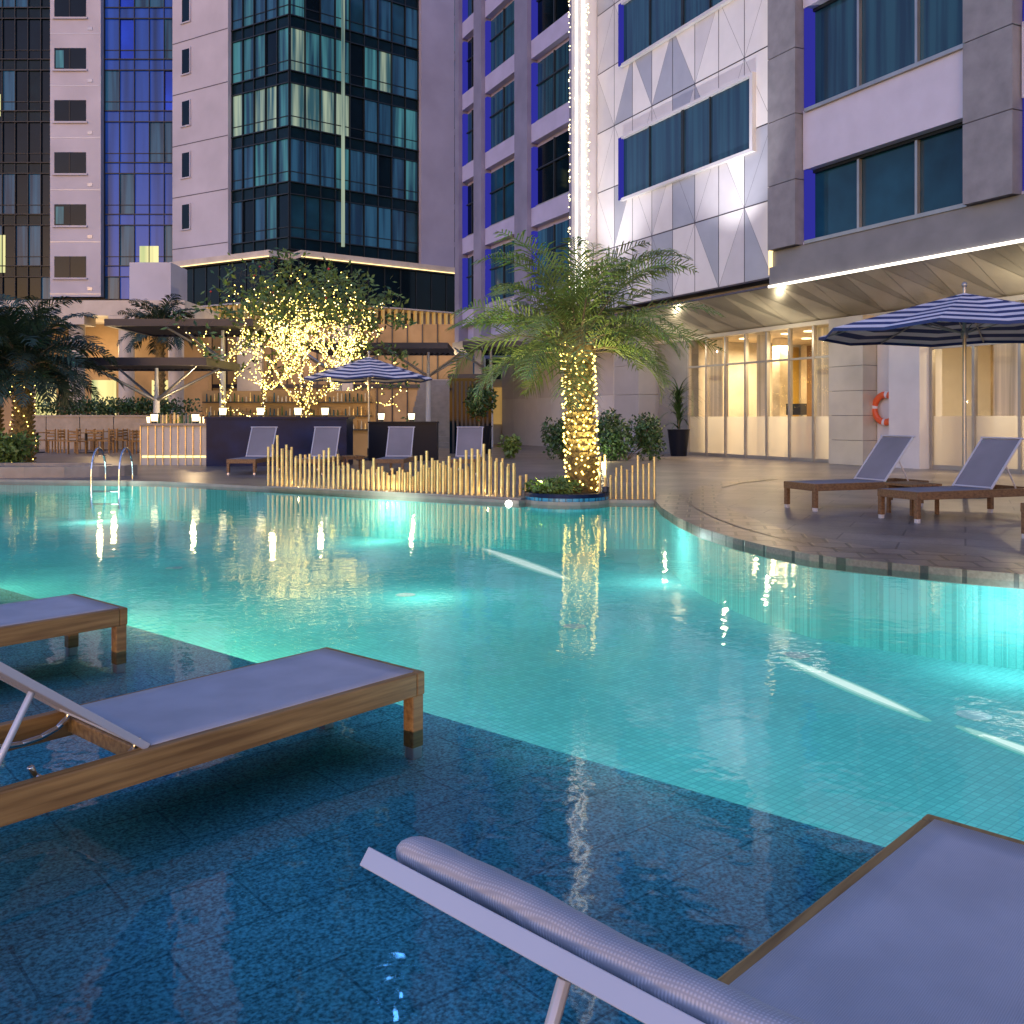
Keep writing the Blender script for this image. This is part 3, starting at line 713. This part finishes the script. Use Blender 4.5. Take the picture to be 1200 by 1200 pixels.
# ------------------------------------------------------------ centre tower
def facade(b,F,t0,t1,z0,z1,pitch,cols,glass,lit,sp='span',sph=.75,rnd=None,fr='frame',rows=None):
    w=(t1-t0)/cols; z=z0; k=0
    while z<z1:
        zt=min(z+pitch,z1)
        b.fb(F,t0,t1,-.2,-.02,z,z+sph,sp); b.fb(F,t0,t1,-.2,.10,z+sph-.06,z+sph,fr)
        b.fb(F,t0,t1,-.2,.08,z,z+.06,fr)
        rowlit=rnd.random()<.55; L_=lit
        if rows and k in rows: L_=rows[k]; rowlit=True
        for i in range(cols):
            a0=t0+i*w+.04; a1=a0+w-.08
            g=rnd.choice(L_) if (rowlit and rnd.random()<.75) else rnd.choice(glass)
            b.fb(F,a0,a1,-.2,-.05,z+sph,zt,g); b.fb(F,a0-.04,a0+.001,-.2,.07,z+.06,zt,fr)
            b.fb(F,a0,a1,-.05,.0,z+sph+.55,z+sph+.6,fr)
        b.fb(F,t1-.04,t1,-.2,.07,z+.06,zt,fr)
        z+=pitch; k+=1
rnd=random.Random(2)
CO=(-12.8,54)
FR=(CO,(.8,.6),(.6,-.8)); FL=(CO,(-.86,.51),(-.51,-.86))
b=MB()
RW={1:['cur1','cur3'],2:['cur2','cur1','cur2'],3:['cur2','cur1'],4:['cur3','cur1'],5:['cur3','cur1']}
facade(b,FR,0,8.6,11,50,3.2,9,['glassd','cur3','cur3','glassk'],['cur1','cur2','cur1','cur3'],rnd=rnd,rows=RW)
facade(b,FL,0,4.66,11,50,3.2,5,['glassd','cur3','cur3','glassk'],['cur1','cur1','cur3'],rnd=rnd,rows=RW)
b.fb(FR,3.22,3.40,.11,.22,11.5,50,'cur2')
b.fb(FR,8.62,11.1,-3,.35,6,50,'lavt')
b.fb(FL,4.68,9.6,-4,.30,6,50,'whitet')
for k in range(11):
    z=13.0+3.2*k; b.fb(FL,8.0,8.7,.28,.33,z,z+1.5,'glassk'); b.fb(FL,4.7,9.58,.30,.315,z-1.2,z-1.15,'joint')
    b.fb(FL,7.9,7.98,.28,.38,z-.05,z+1.55,'whitet'); b.fb(FL,7.9,8.8,.28,.38,z-.1,z-.02,'whitet')
core=[(-12.8,54.3),(-5.9,59.5),(-4.3,60.9),(-8,70),(-20,70),(-21,58.9),(-16.8,56.8)]
i=len(core)
for k in range(i):
    p,q=core[k],core[(k+1)%i]; b.face([(p[0],p[1],ZD),(q[0],q[1],ZD),(q[0],q[1],50),(p[0],p[1],50)],'joint')
b.face([(p[0],p[1],50) for p in core],'joint')
b.fb(FR,6.6,7.4,.3,.5,33.5,35.0,'bluepanel')  # added above the view for a blue reflection
for F,t1 in ((FR,13),(FL,8.3)):
    b.fb(F,0,t1,-2,1.6,10.35,10.75,'whitewarm'); b.fb(F,0,t1,1.605,1.66,10.36,10.40,'ledw')
    b.fb(F,0,t1,-2,1.2,8.0,10.34,'glassk'); b.fb(F,0,t1,-2,1.3,7.9,7.99,'whitewarm')
    for i in range(int(t1/1.1)): b.fb(F,i*1.1,i*1.1+.06,1.2,1.25,8.0,10.34,'frame')
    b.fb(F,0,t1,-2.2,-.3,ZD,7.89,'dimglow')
    for i in range(int(t1/.45)): b.fb(F,i*.45,i*.45+.14,1.0,1.2,6.6,7.89,'slat')
    b.fb(F,0,t1,-.3,1.2,6.45,6.59,'wglow')
    for i in range(4): b.fb(F,1+i*3,1.6+i*3,.4,1.0,ZD,6.45,'whitewarm')
b.obj('glass_tower_building')
b=MB()
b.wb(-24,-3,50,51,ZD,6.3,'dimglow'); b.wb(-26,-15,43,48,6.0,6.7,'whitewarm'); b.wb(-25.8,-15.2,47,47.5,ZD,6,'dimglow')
for x in (-22.5,-20.2,-17.9,-15.6): b.cyl((x,43.6,ZD),(x,43.6,6.0),.35,.35,'whitewarm',18); b.wb(x-.6,x+.6,43,44.2,5.6,5.99,'whitewarm')
b.wb(-19.4,-17.3,47.6,50,6.7,9.2,'whitet')
for x in (-24,-21,-18): b.wb(x,x+1.2,46.9,46.96,1,3.2,'litroom')
for i in range(26): b.wb(-24+i*.8,-23.94+i*.8,49.9,49.99,ZD,6.3,'dark')
b.wb(-14.5,-13.2,49.5,49.9,ZD,6.2,'whitewarm'); b.wb(-9.5,-8.4,49.5,49.9,ZD,6.2,'whitewarm'); b.wb(-24,-3,49.85,49.98,2.9,3.1,'dark')
b.obj('pavilion_building')
for p,e in (((-20,45.5,4.6),160),((-12,47,5),230),((-5,47,4.5),200)): lamp('pavilion_light','POINT',p,e,(1,.68,.34),.1)
b=MB()
b.wb(-4,3.2,46,58,ZD,3.2,'whitewarm')
for i in range(12): b.wb(-4.6+i*.02,-1.6,40+i*.42,40.42+i*.42,ZD,.25+i*.26,'coping')
b.wb(-1.6,-1.3,40,46,ZD,4.2,'whitewarm'); b.wb(-3.9,3,45.8,45.99,1.0,2.8,'slat')
b.obj('terrace_stairs')
b=MB()
FG=((-6,78),(1,0),(0,-1)); facade(b,FG,0,14,0,60,3.1,12,['glassk','span'],['cur3','cur1'],rnd=rnd); b.wb(-6,8,78.3,90,0,60,'joint')
for k in range(19): b.fb(FG,0,14,.1,.9,k*3.1,k*3.1+.25,'lavt')
b.obj('distant_tower_building')
# ------------------------------------------------------------ left tower
b=MB(); FT=((-36,60),(1,0),(0,-1))
facade(b,FT,2.6,6.7,7.0,52,3.3,5,['glassk','span','glassk','cur3'],['cur3','cur3','glassk'],rnd=rnd)
facade(b,FT,9.95,14.7,7.0,52,3.3,5,['glassb','skyb','skyb','cur3'],['glassb','cur3','skyb','skyb'],sp='skyb',rnd=rnd)
b.fb(FT,0,2.58,-1,.5,ZD,52,'dark')
b.fb(FT,6.72,9.93,-.5,.5,9.0,52,'whitet')
for k in range(14):
    z=10.2+3.3*k
    b.fb(FT,7.0,9.0,.48,.53,z,z+1.35,'glassk'); b.fb(FT,6.9,9.1,.5,.62,z-.12,z-.005,'whitet'); b.fb(FT,7.95,8.0,.53,.56,z,z+1.35,'frame')
    b.fb(FT,9.1,9.4,.505,.53,z-.8,z-.6,'panel3'); b.fb(FT,6.72,9.93,.5,.512,z-1.05,z-1.0,'panel3')
    if k%3==1: b.fb(FT,7.1,7.6,.531,.54,z+.1,z+1.2,'cur1')
b.fb(FT,0,15.5,-8,-.21,ZD,52,'joint')
b.fb(FT,12.2,13.4,-.04,.02,10.2,12.3,'litroom'); b.fb(FT,2.8,3.6,-.04,.02,10.6,13,'litroom'); b.fb(FT,2.8,3.3,-.04,.02,20.6,22,'litroom')
b.fb(FT,0,15.5,-3,.2,ZD,8.9,'black')
b.obj('left_tower_building')
# ------------------------------------------------------------ canopies, bar, furniture
def canopy(name,x0,x1,y0,y1,z,cols):
    b=MB()
    b.wb(x0,x1,y0,y0+.12,z,z+.22,'dark'); b.wb(x0,x1,y1-.12,y1,z,z+.22,'dark'); b.wb(x0,x0+.12,y0+.121,y1-.121,z,z+.22,'dark'); b.wb(x1-.12,x1,y0+.121,y1-.121,z,z+.22,'dark')
    n=int((x1-x0)/.22)
    for i in range(n):
        x=x0+.14+i*(x1-x0-.28)/n; b.box3((x,0,z+.04),(.9,0,.42),(0,1,0),(-.42,0,.9),(0,.16),(y0+.13,y1-.13),(0,.02),'dark')
    for (cx_,cy_) in cols:
        b.cyl((cx_,cy_,ZD),(cx_,cy_,z-.9),.11,.09,'white',12)
        for dx in (-1,1):
            for dy in (-1,1): b.cyl((cx_,cy_,z-.95),(cx_+dx*1.5,cy_+dy*1.0,z+.02),.05,.035,'framel',8)
        b.cyl((cx_,cy_,z-.95),(cx_,cy_,z),.07,.05,'white',8)
    return b.obj(name)
canopy('steel_canopy',-12.6,-8.0,29,33,4.15,[(-9.4,30.5)])
canopy('steel_canopy',-12.4,-8.4,25.8,29,2.75,[(-10.3,27.2)])
canopy('steel_canopy',-7.8,-2.4,35,39,3.9,[(-6.8,37),(-3.3,37)])
canopy('steel_canopy',-2.0,.6,38,42,4.2,[(-.9,40)])
b=MB(); b.wb(-7.95,-4.3,24.4,25.4,ZD,1.28,'navy'); b.wb(-8.0,-4.25,24.35,25.45,1.281,1.33,'navy')
b.wb(-4.2,-2.2,27.5,28.1,ZD,1.15,'black'); b.wb(-4.22,-2.18,27.45,28.15,1.151,1.2,'black')
b.obj('bar_planter_wall')
b=MB(); b.wb(-9.9,-8.1,25.0,25.8,ZD,1.1,'whitewarm'); b.wb(-10,-8.05,24.9,25.9,1.101,1.16,'coping'); b.wb(-9.85,-8.15,24.99,25.0,.25,.3,'ledw')
for i in range(9): b.wb(-9.9+i*.2,-9.88+i*.2,24.97,24.995,ZD,1.1,'gold')
for i in range(16):
    x=-9.8+i*.105; b.cyl((x,25.5,1.16),(x,25.5,1.16+R(.2,.32)),.035,.025,random.choice(('gold','glassd','leafb','wood')),8)
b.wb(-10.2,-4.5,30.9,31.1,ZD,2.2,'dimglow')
for z in (.9,1.35,1.8):
    b.wb(-10.1,-4.6,30.6,30.89,z,z+.04,'dark')
    for i in range(42):
        x=-10+i*.13; b.cyl((x,30.75,z+.04),(x,30.75,z+.04+R(.15,.3)),.035,.02,random.choice(('gold','glassd','leafb','whitewarm','wood')),6)
b.obj('bar_counter')
b=MB()
for (x,y,z) in ((-9.6,25.2,1.16),(-8.5,25.2,1.16),(-8.9,27,1.1),(-7.7,25,1.33),(-6.7,25,1.33),(-5.7,25,1.33),(-5.0,25.1,1.33),(-10.8,28,1.1),(-3.9,28,1.2),(-3.0,28,1.2)):
    b.cyl((x,y,z),(x,y,z+.06),.07,.07,'dark'); b.cyl((x,y,z+.06),(x,y,z+.24),.08,.10,'lamp',10); b.cyl((x,y,z+.24),(x,y,z+.27),.10,.10,'dark')
b.obj('table_lanterns')
for p in ((-9,26.5,2.0),(-5.6,27.5,2.2),(-14.0,33,2.6)): lamp('bar_light','POINT',p,80,(1,.70,.36),.05)
b=MB()
for i in range(9): b.wb(-2.1+i*.15,-2.03+i*.15,33,33.06,ZD,2.6,'dark')
b.wb(-2.2,-.72,33.07,33.12,ZD,2.7,'glassk'); b.wb(-2.25,-.7,32.95,33.15,2.71,2.85,'dark')
b.obj('louvre_screen')
def chair(b,x,y,rot):
    c,s=math.cos(rot),math.sin(rot); F=((x,y),(c,s),(-s,c))
    for a in (-.22,.18):
        for d in (-.22,.18): b.fb(F,a,a+.04,d,d+.04,ZD,.47 if d<0 else .9,'wood')
    b.fb(F,-.23,.23,-.23,.23,.471,.51,'wood')
    for z in (.6,.7,.8): b.fb(F,-.17,.17,.19,.21,z,z+.06,'wood')
for (x,y) in ((-17.2,34),(-15.2,33.5),(-13.4,34.2),(-15.9,36.4),(-12.2,32.6)):
    b=MB(); b.cyl((x,y,ZD),(x,y,.76),.05,.05,'dark'); b.cyl((x,y,.76),(x,y,.79),.42,.42,'wood',24); b.cyl((x,y,ZD),(x,y,ZD+.03),.25,.25,'dark',16); b.obj('dining_table')
    for (dx,dy,r) in ((0,.7,0),(0,-.7,math.pi),(.7,0,-math.pi/2),(-.7,0,math.pi/2)):
        b=MB(); chair(b,x+dx,y+dy,r+R(-.3,.3)); b.obj('dining_chair')
b=MB()
for i in range(6): b.wb(-20+i*1.35,-18.68+i*1.35,37.6,38.3,ZD,1.35,'coping')
b.wb(-20,-12,37.55,38.35,1.351,1.42,'coping'); b.obj('planter_wall')
bush('hedge',-16,38,1.35,4.2,.5,.7,3500,.16,'leafb',31,40)
b=MB()
P=lambda r,a,z:(-10.6+r*1.4*math.cos(a),20.6+r*.6*math.sin(a),z)
for i in range(18):
    t=math.radians(360-i*20); t2=math.radians(360-(i+1)*20); r0,r1,z1=1.3,1.7,.28
    b.face([P(r0,t,z1),P(r1,t,z1),P(r1,t2,z1),P(r0,t2,z1)],'coping'); b.face([P(r1,t,ZD),P(r1,t,z1),P(r1,t2,z1),P(r1,t2,ZD)],'coping'); b.face([P(r0,t,ZD),P(r0,t,z1),P(r0,t2,z1),P(r0,t2,ZD)],'coping')
b.face([P(1.3,math.radians(a),.2) for a in range(0,360,20)],'soil')
b.obj('stone_ledge')
b=MB()
for x in (-8.3,-7.75):
    pts=[Vector((x,18.85-.33*math.cos(math.pi*i/12),.15+.55*math.sin(math.pi*i/12))) for i in range(13)]
    pts=[Vector((x,18.52,-.5))]+pts+[Vector((x,19.18,ZD))]
    b.tube(pts,.022,'steel',8)
for z in (-.15,-.4): b.cyl((-8.3,18.52,z),(-7.75,18.52,z),.02,.02,'steel')
b.obj('pool_ladder')
# ------------------------------------------------------------ underwater lights
nrm=Vector((.652,.758))
for s,e,col in ((1.2,10,(.7,1,.98)),(5.6,60,(1,.93,.5)),(7.6,80,(1,.93,.5)),(10.5,65,(1,.95,.6))):
    p=S0+sd*s+nrm*.5; lamp('pool_light','POINT',(p.x,p.y,-.22),e,col,.12)
for x,y,e,col in ((-8,18.0,34,(.9,1,.85)),(-2.2,15.2,28,(.95,1,.8)),(1.7,11.4,14,(.9,1,.95)),(3.8,7.2,12,(.8,1,1)),(7,6.1,12,(.8,1,1)),(-1,10.4,20,(.98,1,.8))):
    lamp('pool_light','POINT',(x,y,-.2),e,col,.12)
b=MB(); b.cyl((-.05,14.2,.0),(-.05,14.26,.0),.06,.06,'led'); b.obj('pool_wall_lamp')
# ------------------------------------------------------------ world, sun, camera
w=bpy.data.worlds.new('World'); sc.world=w; w.use_nodes=True; n=w.node_tree; n.nodes.clear()
sky=n.nodes.new('ShaderNodeTexSky'); sky.sky_type='NISHITA'; sky.sun_disc=False
sky.sun_elevation=math.radians(2.0); sky.sun_rotation=math.radians(200)
mx=n.nodes.new('ShaderNodeMix'); mx.data_type='RGBA'; mx.blend_type='MULTIPLY'; mx.inputs[0].default_value=1; mx.inputs[7].default_value=(.64,.79,1.6,1)
bg=n.nodes.new('ShaderNodeBackground'); bg.inputs[1].default_value=.75; out=n.nodes.new('ShaderNodeOutputWorld')
n.links.new(sky.outputs[0],mx.inputs[6]); n.links.new(mx.outputs[2],bg.inputs[0]); n.links.new(bg.outputs[0],out.inputs[0])
sl=bpy.data.lights.new('sun','SUN'); sl.energy=.12; sl.angle=math.radians(12); sl.color=(.8,.78,1)
so=bpy.data.objects.new('sun',sl); sc.collection.objects.link(so); so.rotation_euler=(math.radians(60),0,math.radians(20))
cam=bpy.data.cameras.new('camera'); co=bpy.data.objects.new('camera',cam); sc.collection.objects.link(co)
co.location=(0,0,1.3); co.rotation_euler=(math.radians(90),0,0); cam.lens=33; cam.sensor_width=36; cam.shift_y=-110/1200; cam.clip_end=1000; cam.clip_start=.05
sc.camera=co
sc.view_settings.view_transform='Standard'; sc.view_settings.look='None'; sc.view_settings.exposure=0
